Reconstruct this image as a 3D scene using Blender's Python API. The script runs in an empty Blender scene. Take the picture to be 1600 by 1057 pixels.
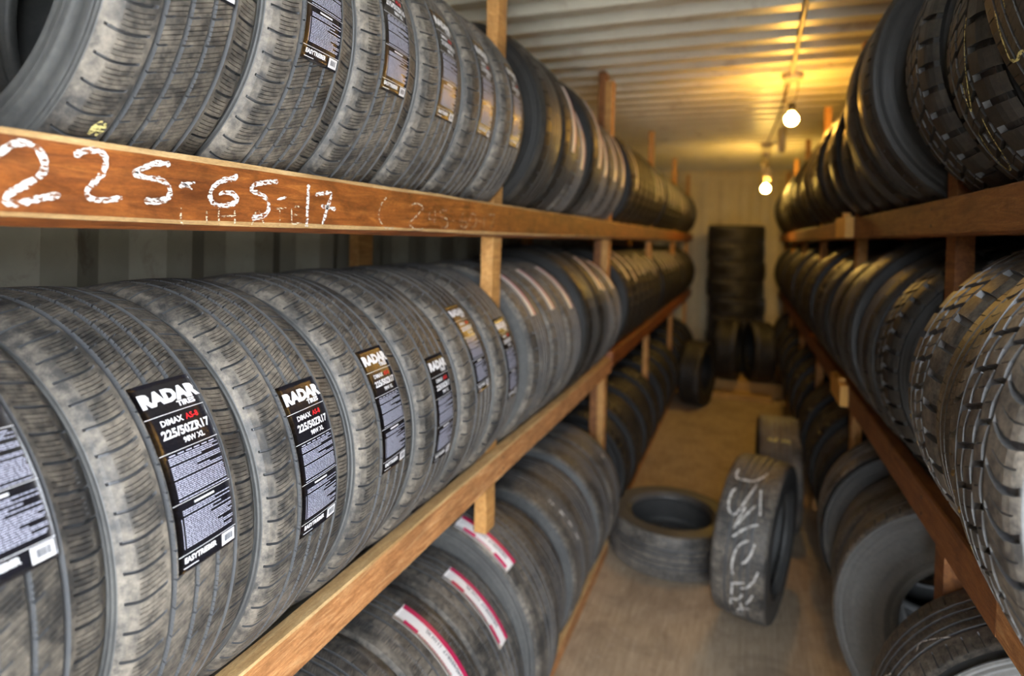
import bpy, math, random
import numpy as np
from mathutils import Vector, Matrix

scene = bpy.context.scene
COL = scene.collection
rnd = random.Random(7)
R2D = math.degrees

# ------------------------------------------------------------------ camera
cam_d = bpy.data.cameras.new('camera')
cam = bpy.data.objects.new('camera', cam_d)
COL.objects.link(cam)
scene.camera = cam
cam.matrix_world = Matrix(((0.9318879, -0.0282967, 0.3616410, 0.0),
                           (0.3618670, 0.0031401, -0.9322245, 0.0),
                           (0.0252433, 0.9995946, 0.0131659, 1.72),
                           (0, 0, 0, 1)))
cam_d.sensor_width = 36.0
cam_d.lens = 942.0 / 1600.0 * 36.0
cam_d.shift_y = -146.6 / 1600.0
cam_d.clip_start = 0.02
cam_d.clip_end = 60
cam_d.dof.use_dof = True
cam_d.dof.focus_distance = 0.90
cam_d.dof.aperture_fstop = 2.2

# ------------------------------------------------------------------ light
scene.view_settings.view_transform = 'Standard'
scene.view_settings.look = 'None'
scene.view_settings.gamma = 1.0
scene.view_settings.use_curve_mapping = False
scene.view_settings.exposure = 0.12
SKY = 22.0            # overcast daylight entering by the open container doors behind the camera
LAMP = 400.0         # emission of the two warm bulbs
DOOR_Y = -0.6  # opening set close behind the camera to steepen the daylight falloff
BACK_Y = 8.75
world = bpy.data.worlds.new('overcast_sky')
scene.world = world
world.use_nodes = True
wn = world.node_tree.nodes; wl = world.node_tree.links
bg = wn['Background']
tc = wn.new('ShaderNodeTexCoord'); sx = wn.new('ShaderNodeSeparateXYZ'); cr = wn.new('ShaderNodeValToRGB')
wl.new(tc.outputs['Generated'], sx.inputs[0]); wl.new(sx.outputs['Z'], cr.inputs[0]); wl.new(cr.outputs[0], bg.inputs[0])
e = cr.color_ramp.elements
e[0].position = 0.0; e[0].color = (0.34, 0.33, 0.31, 1)
e[1].position = 0.06; e[1].color = (0.88, 0.95, 1.05, 1)
bg.inputs[1].default_value = SKY
pl = bpy.data.lights.new('doorway_portal', 'AREA')
pl.shape = 'RECTANGLE'; pl.size = 1.08; pl.size_y = 2.65
pl.cycles.is_portal = True
po = bpy.data.objects.new('doorway_portal', pl); COL.objects.link(po)
po.location = (0.52, DOOR_Y - 0.02, 1.34)
po.rotation_euler = (math.radians(90), 0, 0)      # faces +Y, into the container
sun = bpy.data.lights.new('hazy_sun', 'SUN'); sun.energy = 14.0; sun.angle = math.radians(8); sun.color = (1.0, 0.95, 0.88)
so = bpy.data.objects.new('hazy_sun', sun); COL.objects.link(so)
so.rotation_euler = (math.radians(-38), 0, 0)      # high sun beyond the container: lights the yard outside, not the inside
cy = scene.cycles
cy.use_denoising = True
cy.max_bounces = 7; cy.diffuse_bounces = 4; cy.glossy_bounces = 3
cy.sample_clamp_indirect = 6.0
cy.caustics_reflective = False; cy.caustics_refractive = False

# ------------------------------------------------------------------ materials
def new_mat(name):
    m = bpy.data.materials.new(name); m.use_nodes = True
    nt = m.node_tree; b = nt.nodes['Principled BSDF']
    return m, nt, b
def coords(nt, scale=(1, 1, 1), kind='Object'):
    t = nt.nodes.new('ShaderNodeTexCoord'); mp = nt.nodes.new('ShaderNodeMapping')
    mp.inputs['Scale'].default_value = scale
    nt.links.new(t.outputs[kind], mp.inputs[0]); return mp.outputs[0]
def noise(nt, vec, scale, detail=4, rough=0.55, dist=0.0):
    n = nt.nodes.new('ShaderNodeTexNoise'); n.inputs['Scale'].default_value = scale
    n.inputs['Detail'].default_value = detail; n.inputs['Roughness'].default_value = rough
    n.inputs['Distortion'].default_value = dist
    if vec: nt.links.new(vec, n.inputs['Vector'])
    return n.outputs['Fac']
def ramp(nt, fac, stops):
    r = nt.nodes.new('ShaderNodeValToRGB'); el = r.color_ramp.elements
    while len(el) < len(stops): el.new(0.5)
    for q, (p, c) in zip(el, stops):
        q.position = p; q.color = (c[0], c[1], c[2], 1) if len(c) == 3 else c
    nt.links.new(fac, r.inputs[0]); return r.outputs[0]
def mixc(nt, fac, a, b, mode='MIX'):
    m = nt.nodes.new('ShaderNodeMix'); m.data_type = 'RGBA'; m.blend_type = mode
    for sock, val in ((m.inputs[0], fac), (m.inputs[6], a), (m.inputs[7], b)):
        if hasattr(val, 'is_linked'): nt.links.new(val, sock)
        elif isinstance(val, (int, float)): sock.default_value = val
        else: sock.default_value = (*val, 1)
    return m.outputs[2]
def bump(nt, b, h, strength=0.3, dist=0.002):
    n = nt.nodes.new('ShaderNodeBump'); n.inputs['Strength'].default_value = strength
    n.inputs['Distance'].default_value = dist
    nt.links.new(h, n.inputs['Height']); nt.links.new(n.outputs[0], b.inputs['Normal'])
def plain(name, col, rough=0.6, metal=0.0, nz=0.0, nscale=20):
    m, nt, b = new_mat(name)
    b.inputs['Roughness'].default_value = rough; b.inputs['Metallic'].default_value = metal
    v = coords(nt)
    f = noise(nt, v, nscale)
    c2 = tuple(c * (1 - nz) for c in col)
    nt.links.new(ramp(nt, f, [(0.3, c2), (0.7, col)]), b.inputs['Base Color'])
    return m

def rubber(name, base, dust, amount, rough=0.5, seedscale=9.0, spec=0.55):
    """black rubber with a handled, dusty bloom"""
    m, nt, b = new_mat(name)
    v = coords(nt)
    oi = nt.nodes.new('ShaderNodeObjectInfo')
    add = nt.nodes.new('ShaderNodeVectorMath'); add.operation = 'ADD'
    nt.links.new(v, add.inputs[0]); nt.links.new(oi.outputs['Location'], add.inputs[1]); v = add.outputs[0]
    f1 = noise(nt, v, seedscale, 6, 0.65)
    f2 = noise(nt, v, 75, 5, 0.7)
    mul = nt.nodes.new('ShaderNodeMath'); mul.operation = 'MULTIPLY'
    nt.links.new(f1, mul.inputs[0]); nt.links.new(f2, mul.inputs[1])
    mask = ramp(nt, mul.outputs[0], [(0.17, (0, 0, 0)), (0.40, (amount,) * 3)])
    c = mixc(nt, mask, base, dust)
    spk = ramp(nt, noise(nt, v, 420, 2, 0.6), [(0.70, (0, 0, 0)), (0.78, (0.35 * amount + .02,) * 3)])
    c = mixc(nt, spk, c, (0.42, 0.38, 0.32))
    nt.links.new(c, b.inputs['Base Color'])
    rr = ramp(nt, f1, [(0.3, (rough - .08,) * 3), (0.7, (rough + .14,) * 3)])
    nt.links.new(rr, b.inputs['Roughness'])
    b.inputs['Specular IOR Level'].default_value = spec
    bump(nt, b, f2, 0.12, 0.001)
    return m

M = {}
M['tread'] = rubber('tread_rubber', (0.033, 0.032, 0.031), (0.24, 0.21, 0.17), 0.9, 0.55)
M['groove'] = rubber('groove_rubber', (0.085, 0.089, 0.095), (0.16, 0.15, 0.13), 0.2, 0.38)
M['side'] = rubber('sidewall_rubber', (0.055, 0.0565, 0.057), (0.13, 0.13, 0.12), 0.45, 0.46, 5)
M['tread_used'] = rubber('worn_tread_rubber', (0.014, 0.0132, 0.012), (0.13, 0.105, 0.075), 0.30, 0.46, 9, 0.42)  # worn rubber; also paints the shade on new tyres past the second post
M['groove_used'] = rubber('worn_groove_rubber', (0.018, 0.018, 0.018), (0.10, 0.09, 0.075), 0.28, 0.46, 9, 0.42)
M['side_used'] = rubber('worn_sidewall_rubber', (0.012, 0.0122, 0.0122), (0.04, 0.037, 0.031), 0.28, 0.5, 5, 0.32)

def wood(name, c1, c2, c3, grain=1.0, rough=0.65, stain=0.5):
    m, nt, b = new_mat(name)
    v = coords(nt, (9 * grain, 0.9 * grain, 9 * grain))
    w = noise(nt, v, 6.0, 8, 0.68, 1.3)
    v2 = coords(nt, (3, 1.6, 3))
    blot = noise(nt, v2, 5.5, 5, 0.7, 0.6)
    c = ramp(nt, w, [(0.28, c1), (0.52, c2), (0.74, c3)])
    mk = ramp(nt, blot, [(0.42, (0, 0, 0)), (0.66, (stain,) * 3)])
    c = mixc(nt, mk, c, tuple(x * 0.42 for x in c1), 'MIX')
    v3 = coords(nt, (60, 14, 60)); fine = noise(nt, v3, 9, 6, 0.8)
    c = mixc(nt, 0.55, c, ramp(nt, fine, [(0.35, (0.55, 0.5, 0.45)), (0.62, (1.25, 1.2, 1.15))]), 'MULTIPLY')
    nt.links.new(c, b.inputs['Base Color'])
    b.inputs['Roughness'].default_value = rough
    bump(nt, b, w, 0.5, 0.004)
    return m
M['wood_stained'] = wood('stained_timber', (0.11, 0.030, 0.007), (0.27, 0.082, 0.016), (0.46, 0.17, 0.036), 1.0, 0.5, 0.6)
M['wood_edge'] = wood('worn_pale_edge', (0.42, 0.24, 0.09), (0.60, 0.40, 0.18), (0.74, 0.56, 0.30), 1.0, 0.7, 0.3)
M['wood_raw'] = wood('rough_sawn_timber', (0.24, 0.09, 0.025), (0.50, 0.235, 0.085), (0.74, 0.46, 0.22), 1.4, 0.75, 0.4)
M['wood_brown'] = wood('brown_timber', (0.14, 0.048, 0.012), (0.26, 0.10, 0.026), (0.38, 0.17, 0.05), 1.0, 0.65, 0.4)
M['wood_post'] = wood('post_timber', (0.36, 0.16, 0.045), (0.58, 0.30, 0.09), (0.70, 0.44, 0.17), 1.0, 0.7, 0.35)

def chalk_mat(name, col, cut, scale=240):
    m, nt, b = new_mat(name)
    b.inputs['Base Color'].default_value = (*col, 1); b.inputs['Roughness'].default_value = 0.95
    v = coords(nt, (1.0, 0.55, 1.4))
    f = noise(nt, v, scale, 3, 0.6)
    nt.links.new(ramp(nt, f, [(cut, (0, 0, 0)), (cut + 0.12, (1, 1, 1))]), b.inputs['Alpha'])
    return m
M['chalk'] = chalk_mat('white_chalk', (0.86, 0.84, 0.80), 0.41)
M['chalk_faint'] = chalk_mat('faint_chalk', (0.66, 0.54, 0.38), 0.47)
M['chalk_yellow'] = chalk_mat('yellow_paint_mark', (0.62, 0.55, 0.22), 0.40)
M['chalk_worn'] = chalk_mat('rubbed_chalk', (0.74, 0.72, 0.68), 0.38, 160)

def vinyl(name, col, rough=0.3, bumps=0.25):
    m, nt, b = new_mat(name)
    b.inputs['Base Color'].default_value = (*col, 1); b.inputs['Roughness'].default_value = rough
    b.inputs['Specular IOR Level'].default_value = 0.6
    v = coords(nt); bump(nt, b, noise(nt, v, 55, 5, 0.7), bumps, 0.004)
    return m
M['label_black'] = vinyl('black_label_vinyl', (0.010, 0.010, 0.014), 0.22, 0.30)
M['print_white'] = vinyl('white_print', (0.85, 0.86, 0.90), 0.45, 0.1)
M['print_blue'] = vinyl('fine_white_print', (0.50, 0.52, 0.66), 0.5, 0.1)
M['print_red'] = vinyl('red_print', (0.75, 0.02, 0.03), 0.45, 0.1)
M['sticker_white'] = vinyl('white_sticker', (0.82, 0.80, 0.80), 0.4, 0.15)
M['sticker_red'] = vinyl('crimson_sticker_band', (0.52, 0.02, 0.10), 0.4, 0.15)
M['ink'] = vinyl('dark_ink', (0.06, 0.07, 0.09), 0.5, 0.1)

def painted_steel(name, c1, c2, rust, rough=0.55, rusty=0.5, glossy=0.4):
    m, nt, b = new_mat(name)
    v = coords(nt)
    c = ramp(nt, noise(nt, v, 2.2, 6, 0.65), [(0.3, c1), (0.7, c2)])
    mk = ramp(nt, noise(nt, coords(nt, (1.3, 3, 1.3)), 4.5, 8, 0.72, 0.5), [(0.56, (0, 0, 0)), (0.70, (rusty,) * 3)])
    c = mixc(nt, mk, c, rust)
    nt.links.new(c, b.inputs['Base Color']); b.inputs['Roughness'].default_value = rough
    b.inputs['Specular IOR Level'].default_value = glossy
    bump(nt, b, noise(nt, v, 40, 5, 0.6), 0.15, 0.003)
    return m
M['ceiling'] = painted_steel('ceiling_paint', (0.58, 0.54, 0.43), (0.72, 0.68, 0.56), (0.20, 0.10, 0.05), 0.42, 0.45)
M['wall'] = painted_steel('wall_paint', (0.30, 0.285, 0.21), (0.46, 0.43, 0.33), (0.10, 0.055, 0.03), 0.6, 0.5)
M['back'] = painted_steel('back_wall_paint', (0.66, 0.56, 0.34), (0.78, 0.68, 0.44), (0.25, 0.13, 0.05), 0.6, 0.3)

def floor_mat():
    m, nt, b = new_mat('plywood_floor')
    v = coords(nt, (1, 1, 1))
    g = noise(nt, coords(nt, (14, 1.1, 14)), 5, 8, 0.7, 0.6)
    c = ramp(nt, g, [(0.25, (0.30, 0.225, 0.15)), (0.5, (0.42, 0.33, 0.225)), (0.8, (0.56, 0.46, 0.34))])
    st = ramp(nt, noise(nt, v, 3.2, 8, 0.75, 0.8), [(0.46, (0, 0, 0)), (0.72, (0.75,) * 3)])
    c = mixc(nt, st, c, (0.17, 0.125, 0.09))
    sp = ramp(nt, noise(nt, v, 26, 6, 0.75), [(0.58, (0, 0, 0)), (0.68, (0.5,) * 3)])
    c = mixc(nt, sp, c, (0.52, 0.45, 0.37))
    nt.links.new(c, b.inputs['Base Color']); b.inputs['Roughness'].default_value = 0.7
    bump(nt, b, g, 0.25, 0.003)
    return m
M['floor'] = floor_mat()
M['metal'] = plain('galvanised_conduit', (0.42, 0.37, 0.30), 0.45, 0.3, 0.4, 60)
M['porcelain'] = plain('cream_lampholder', (0.62, 0.52, 0.36), 0.4, 0, 0.2, 30)
M['dark_plastic'] = plain('dark_socket', (0.03, 0.025, 0.02), 0.5, 0, 0.2, 30)
M['wire'] = plain('brown_wire', (0.10, 0.06, 0.035), 0.6, 0, 0.2, 30)
M['carton'] = plain('tan_board', (0.55, 0.36, 0.14), 0.8, 0, 0.2, 12)
def glow(name, col, s):
    m, nt, b = new_mat(name)
    b.inputs['Base Color'].default_value = (1, 0.9, 0.7, 1)
    b.inputs['Emission Color'].default_value = (*col, 1); b.inputs['Emission Strength'].default_value = s
    return m
M['bulb_far'] = glow('far_lit_bulb_glass', (1.0, 0.60, 0.12), LAMP * 1.5)
M['bulb'] = glow('lit_bulb_glass', (1.0, 0.50, 0.075), LAMP)

# ------------------------------------------------------------------ mesh helpers
def tag(o, label=None, cat=None, group=None, kind=None):
    if label: o['label'] = label
    if cat: o['category'] = cat
    if group: o['group'] = group
    if kind: o['kind'] = kind
    return o
def empty(name, loc=(0, 0, 0), label=None, cat=None, group=None):
    o = bpy.data.objects.new(name, None); COL.objects.link(o); o.location = loc
    o.empty_display_size = 0.1
    return tag(o, label, cat, group)
def mesh_np(name, verts, faces, mats, mat_idx=None, smooth=True, parent=None):
    me = bpy.data.meshes.new(name)
    verts = np.asarray(verts, dtype=np.float32)
    if isinstance(faces, np.ndarray):
        k = faces.shape[1]; nf = len(faces)
        me.vertices.add(len(verts)); me.vertices.foreach_set('co', verts.ravel())
        me.loops.add(nf * k); me.loops.foreach_set('vertex_index', faces.ravel().astype(np.int32))
        me.polygons.add(nf); me.polygons.foreach_set('loop_start', (np.arange(nf) * k).astype(np.int32))
        me.update(calc_edges=True)
    else:
        me.from_pydata([tuple(v) for v in verts], [], faces)
    for m in mats: me.materials.append(m)
    if mat_idx is not None: me.polygons.foreach_set('material_index', np.asarray(mat_idx, dtype=np.int32))
    me.polygons.foreach_set('use_smooth', np.full(len(me.polygons), bool(smooth)))
    me.update()
    o = bpy.data.objects.new(name, me); COL.objects.link(o)
    if parent: o.parent = parent
    return o
def use_mesh(name, me, parent=None):
    o = bpy.data.objects.new(name, me); COL.objects.link(o)
    if parent: o.parent = parent
    return o
class MB:
    """collects simple solids, built as one mesh"""
    def __init__(s): s.v = []; s.f = []; s.m = []
    def add(s, v, f, mi=0):
        k = len(s.v); s.v += [tuple(p) for p in v]; s.f += [tuple(i + k for i in q) for q in f]; s.m += [mi] * len(f)
    def box(s, a, b, mi=0):
        (x0, y0, z0), (x1, y1, z1) = a, b
        s.add([(x0, y0, z0), (x1, y0, z0), (x1, y1, z0), (x0, y1, z0), (x0, y0, z1), (x1, y0, z1), (x1, y1, z1), (x0, y1, z1)],
              [(0, 3, 2, 1), (4, 5, 6, 7), (0, 1, 5, 4), (1, 2, 6, 5), (2, 3, 7, 6), (3, 0, 4, 7)], mi)
    def lathe(s, prof, c, n=24, axis='Z', mi=0):
        v = []
        for r, h in prof:
            for i in range(n):
                a = 2 * math.pi * i / n; x, y = r * math.cos(a), r * math.sin(a)
                v.append((c[0] + x, c[1] + y, c[2] + h) if axis == 'Z' else (c[0] + x, c[1] + h, c[2] + y))
        f = [(j * n + i, j * n + (i + 1) % n, (j + 1) * n + (i + 1) % n, (j + 1) * n + i) for j in range(len(prof) - 1) for i in range(n)]
        f += [tuple(range(n))[::-1], tuple((len(prof) - 1) * n + i for i in range(n))]
        s.add(v, f, mi)
    def tube(s, pts, r, n=10, mi=0):
        pts = [Vector(p) for p in pts]; v = []; up = Vector((0.31, 0.17, 0.93))
        for i, p in enumerate(pts):
            d = (pts[min(i + 1, len(pts) - 1)] - pts[max(i - 1, 0)]).normalized()
            a = d.cross(up).normalized(); b = d.cross(a)
            for k in range(n):
                t = 2 * math.pi * k / n; v.append(p + (a * math.cos(t) + b * math.sin(t)) * r)
        f = [(j * n + i, j * n + (i + 1) % n, (j + 1) * n + (i + 1) % n, (j + 1) * n + i) for j in range(len(pts) - 1) for i in range(n)]
        f += [tuple(range(n))[::-1], tuple((len(pts) - 1) * n + i for i in range(n))]
        s.add(v, f, mi)
    def build(s, name, mats, parent=None, smooth=False):
        if not isinstance(mats, (list, tuple)): mats = [mats]
        return mesh_np(name, s.v, s.f, mats, s.m, smooth, parent)
def board(name, p0, p1, w, h, mats, parent, skew=0.0, cham=0.004, along='Y', label=None, jit=0.0012, seed=0):
    """a sawn board between two points; p = centre of the aisle-side TOP edge, w = thickness away from the aisle (signed x),
    h = depth downwards; chamfers take the second material"""
    r = random.Random(seed)
    L = abs(p1[1] - p0[1]) if along == 'Y' else abs(p1[2] - p0[2])
    n = max(2, int(L / 0.06))
    sg = 1 if w > 0 else -1; c = cham
    if along == 'Y':
        sec = [(0, -c), (sg * c, 0), (w - sg * c, 0), (w, -c), (w, -h - skew + c), (w - sg * c, -h - skew), (sg * c, -h), (0, -h + c)]
    v = []; f = []; mi = []
    k = len(sec)
    wob = [0.0] * k
    for i in range(n + 1):
        t = i / n
        bx = p0[0] + (p1[0] - p0[0]) * t; by = p0[1] + (p1[1] - p0[1]) * t; bz = p0[2] + (p1[2] - p0[2]) * t
        for j, (sx_, sz_) in enumerate(sec):
            wob[j] = wob[j] * 0.8 + r.uniform(-jit, jit) * 0.7
            v.append((bx + sx_ + wob[j] * 0.5, by, bz + sz_ + wob[j]))
    for i in range(n):
        for j in range(k):
            j2 = (j + 1) % k
            f.append((i * k + j, i * k + j2, (i + 1) * k + j2, (i + 1) * k + j)); mi.append(1 if j in (0, 1, 6) else 0)
    f += [tuple(range(k))[::-1], tuple(n * k + j for j in range(k))]; mi += [0, 0]
    o = mesh_np(name, v, f, mats, mi, False, parent)
    if label: o['label'] = label
    return o

def catmull(pts, step):
    P = [np.array(p, float) for p in pts]
    P = [2 * P[0] - P[1]] + P + [2 * P[-1] - P[-2]]
    out = []
    for i in range(1, len(P) - 2):
        a, b, c, d = P[i - 1:i + 3]; n = max(2, int(np.linalg.norm(c - b) / step))
        for k in range(n):
            t = k / n
            out.append(0.5 * ((2 * b) + (c - a) * t + (2 * a - 5 * b + 4 * c - d) * t * t + (3 * b - a - 3 * c + d) * t ** 3))
    out.append(P[-2]); return out
def ribbon(pts2, width, step=0.004, rough=0.15, seed=1):
    """2D stroke -> quads (list of 2D points, faces)"""
    r = random.Random(seed); pts = catmull(pts2, step) if len(pts2) > 2 else [np.array(pts2[0]) + (np.array(pts2[1]) - np.array(pts2[0])) * t for t in np.linspace(0, 1, max(3, int(np.linalg.norm(np.array(pts2[1]) - np.array(pts2[0])) / step)))]
    v = []
    for i, p in enumerate(pts):
        d = pts[min(i + 1, len(pts) - 1)] - pts[max(i - 1, 0)]; L = np.linalg.norm(d) or 1; n = np.array((-d[1], d[0])) / L
        w = width / 2 * (0.35 if i in (0, len(pts) - 1) else 1) * (1 + r.uniform(-rough, rough))
        v += [p + n * w, p - n * w]
    f = [(2 * i, 2 * i + 1, 2 * i + 3, 2 * i + 2) for i in range(len(pts) - 1)]
    return v, f
def text_mesh(body, size, bold=0.0, sx=1.0):
    cu = bpy.data.curves.new('t', 'FONT'); cu.body = body; cu.size = size; cu.offset = bold
    cu.align_x = 'CENTER'; cu.resolution_u = 2; cu.fill_mode = 'FRONT'
    o = bpy.data.objects.new('t', cu); COL.objects.link(o)
    me = o.to_mesh()
    v = [(p.co.x * sx, p.co.y) for p in me.vertices]; f = [tuple(p.vertices) for p in me.polygons]
    o.to_mesh_clear(); bpy.data.objects.remove(o); bpy.data.curves.remove(cu)
    return v, f
# ------------------------------------------------------------------ tyres
# local frame: the axle is local Y, angle phi runs from local +X (which faces the aisle) towards +Z
class Tyre:
    def __init__(s, name, R=0.328, W=0.214, tw=0.182, rim=0.216, crown=0.005, rho=0.026, wrap=0.95,
                 ribs=None, npitch=62, gd=0.0075, fill=4, used=False, nside=120, ridges=True):
        s.name, s.R, s.W, s.tw, s.rim, s.crown, s.rho = name, R, W, tw, rim, crown, rho
        s.s0 = tw / 2; s.a0 = 2 * crown / s.s0
        s.smax = s.s0 + rho * wrap
        s.npitch, s.gd, s.fill, s.used = npitch, gd, fill, used
        s.ribs = ribs; s.nside = nside; s.ridges = ridges
        s.tread_me = s.side_me = None
    def prof(s, q):
        """lateral arc position -> (axial, radius, normal axial, normal radial)"""
        a = abs(q); sg = 1 if q >= 0 else -1
        if a <= s.s0:
            t = 2 * s.crown * a / s.s0 ** 2
            return sg * a, s.R - s.crown * (a / s.s0) ** 2, sg * math.sin(t), math.cos(t)
        al = s.a0 + (a - s.s0) / s.rho
        ax = s.s0 + s.rho * (math.sin(al) - math.sin(s.a0)); r = s.R - s.crown - s.rho * (math.cos(s.a0) - math.cos(al))
        return sg * ax, r, sg * math.sin(al), math.cos(al)
    def point(s, q, phi, lift=0.0):
        ax, r, na, nr = s.prof(q); ax += na * lift; r += nr * lift
        return (r * math.cos(phi), ax, r * math.sin(phi))
    def build_tread(s):
        rng = random.Random(hash(s.name) % 1000 if False else len(s.name))
        pitch = 2 * math.pi / s.npitch
        cols = {0.0, 1.0}
        for rb in s.ribs:
            for (p, w, fa, fb, d) in rb.get('slots', ()):
                e_ = min(0.012, w * 0.22)
                for x in (p, p + e_, p + w - e_, p + w): cols.add(round(x % 1.0 if x < 1 else 1.0, 4))
        cols = sorted(cols)
        full = []
        for a, b in zip(cols[:-1], cols[1:]):
            k = max(1, int(math.ceil((b - a) * s.fill)))
            full += [a + (b - a) * i / k for i in range(k)]
        cols = np.array(full); nc = len(cols)
        rows = []        # (q, rib index, frac, base depth, shift, zig)
        for ri, rb in enumerate(s.ribs):
            a, b = rb['a'], rb['b']; fr = {0.0, 1.0}
            for (p, w, fa, fb, d) in rb.get('slots', ()):
                for x in (fa, fa + 0.04, fb - 0.04, fb):
                    if 0 < x < 1: fr.add(round(x, 3))
            nmin = rb.get('rows', 3)
            for i in range(1, nmin): fr.add(round(i / nmin, 3))
            sk, of, cv = rb.get('skew', 0), rb.get('off', 0), rb.get('curve', 0)
            zig = rb.get('zig', (0, 1, 0))
            for x in sorted(fr):
                ta = x
                sh = of + sk * (x - 0.5) + cv * ((x - 0.5) ** 2) * 4
                za = zig if x in (0.0, 1.0) else (zig[0] * 0.6, zig[1], zig[2])
                rows.append((a + (b - a) * x, ri, x, 0.0, sh, za))
            if ri < len(s.ribs) - 1:
                nb = s.ribs[ri + 1]['a']; g = nb - b; d = rb.get('gd', s.gd)
                sh1 = of + sk * 0.5 + cv
                n2 = s.ribs[ri + 1]; sh2 = n2.get('off', 0) - n2.get('skew', 0) * 0.5 + n2.get('curve', 0)
                rows.append((b + g * 0.14, -1, 0, d, sh1, zig))
                rows.append((b + g * 0.86, -1, 0, d, sh1 * 0.5 + sh2 * 0.5, n2.get('zig', zig)))
        nr = len(rows); N = nc * s.npitch
        k = np.arange(N); pc = k % nc; pi_ = k // nc; cf = cols[pc]
        V = np.zeros((nr, N, 3)); D = np.zeros((nr, N))
        for j, (q, ri, x, base, sh, zig) in enumerate(rows):
            dep = np.full(N, base)
            if ri >= 0:
                rb = s.ribs[ri]
                for (p, w, fa, fb, d) in rb.get('slots', ()):
                    if fa - 1e-6 <= x <= fb + 1e-6:
                        edge = (0 < fa and abs(x - fa) < 1e-6) or (fb < 1 and abs(x - fb) < 1e-6)
                        if edge: continue
                        e_ = min(0.012, w * 0.22)
                        inside = (cf > p + e_ * 0.5) & (cf < p + w - e_ * 0.5)
                        dep = np.where(inside, np.maximum(dep, d), dep)
            amp, fq, ph = zig
            qq = q + amp * (2 * np.abs(2 * ((cf * fq + ph) % 1.0) - 1) - 1)
            phi = (pi_ + cf) * pitch + sh / s.R
            aq = np.abs(qq); sg = np.sign(qq) + (qq == 0)
            t = 2 * s.crown * aq / s.s0 ** 2
            al = s.a0 + (aq - s.s0) / s.rho
            inn = aq <= s.s0
            ax = np.where(inn, aq, s.s0 + s.rho * (np.sin(al) - math.sin(s.a0)))
            r = np.where(inn, s.R - s.crown * (aq / s.s0) ** 2, s.R - s.crown - s.rho * (math.cos(s.a0) - np.cos(al)))
            an = np.where(inn, t, al)
            ax = sg * (ax - np.sin(an) * dep); r = r - np.cos(an) * dep
            V[j, :, 0] = r * np.cos(phi); V[j, :, 1] = ax; V[j, :, 2] = r * np.sin(phi); D[j] = dep
        idx = np.arange(nr * N).reshape(nr, N); nx = np.roll(idx, -1, axis=1)
        f = np.stack([idx[:-1], nx[:-1], nx[1:], idx[1:]], axis=-1).reshape(-1, 4)
        dm = np.maximum(np.maximum(D[:-1], np.roll(D, -1, 1)[:-1]), np.maximum(D[1:], np.roll(D, -1, 1)[1:])).reshape(-1)
        mi = (dm > 0.003).astype(np.int32)
        mats = [M['tread_used'], M['groove_used']] if s.used else [M['tread'], M['groove']]
        o = mesh_np('tread', V.reshape(-1, 3), f, mats, mi, False)
        s.tread_me = o.data; bpy.data.objects.remove(o)
    def build_side(s):
        half = []
        ax, r, na, nr_ = s.prof(s.smax - 0.002)
        Rr = s.rim; H = r - Rr; w2 = s.W / 2; bw = w2 - 0.018
        def bz(t):       # outer sidewall curve from tread edge (t=0) to bead (t=1)
            p0, p1, p2, p3 = (ax, r), (ax + (w2 - ax) * 1.9 + 0.004, r - H * 0.22), (w2 + 0.012, Rr + H * 0.30), (bw + 0.002, Rr + 0.004)
            u = 1 - t
            return tuple(u ** 3 * a + 3 * u * u * t * b + 3 * u * t * t * c + t ** 3 * d for a, b, c, d in zip(p0, p1, p2, p3))
        raw = [bz(i / 60) for i in range(61)]
        mx = max(p[0] for p in raw); raw = [(ax + (p[0] - ax) * (w2 - ax) / (mx - ax) if mx > ax and p[0] > ax else p[0], p[1]) for p in raw]
        out = [(ax - 0.004, r + 0.0005)]
        bumps = [(0.10, 0.0016, 0.016), (0.17, -0.0016, 0.012), (0.30, 0.0012, 0.010), (0.335, 0.0012, 0.010), (0.62, 0.0012, 0.014), (0.80, 0.0030, 0.045), (0.905, -0.0018, 0.016)] if s.ridges else [(0.8, 0.003, 0.05)]
        for i, (x, y) in enumerate(raw):
            t = i / 60; d = sum(h * math.exp(-((t - c) / w) ** 2) for c, h, w in bumps)
            x2, y2 = raw[min(i + 1, 60)]; x1, y1 = raw[max(i - 1, 0)]
            L = math.hypot(x2 - x1, y2 - y1) or 1
            out.append((x - (y2 - y1) / L * d, y + (x2 - x1) / L * d * 1.0))
        out += [(bw - 0.002, Rr - 0.001), (bw - 0.014, Rr - 0.002), (bw - 0.018, Rr + 0.003), (bw - 0.008, Rr + 0.018),
                (w2 - 0.014, Rr + H * 0.35), (w2 - 0.012, Rr + H * 0.6), (ax - 0.008, r - 0.012), (ax * 0.6, s.R - 0.020), (0, s.R - 0.019)]
        prof = [(x, y) for x, y in out] + [(-x, y) for x, y in out[-2::-1]]
        n = s.nside; a = np.arange(n) * 2 * math.pi / n
        P = np.array(prof); V = np.zeros((len(P), n, 3))
        V[:, :, 0] = P[:, 1:2] * np.cos(a); V[:, :, 1] = P[:, 0:1]; V[:, :, 2] = P[:, 1:2] * np.sin(a)
        idx = np.arange(len(P) * n).reshape(len(P), n); nx = np.roll(idx, -1, axis=1)
        f = np.stack([idx[:-1], nx[:-1], nx[1:], idx[1:]], axis=-1).reshape(-1, 4)
        o = mesh_np('sidewall', V.reshape(-1, 3), f, [M['side_used'] if s.used else M['side']], None, True)
        s.side_me = o.data; bpy.data.objects.remove(o)
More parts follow.
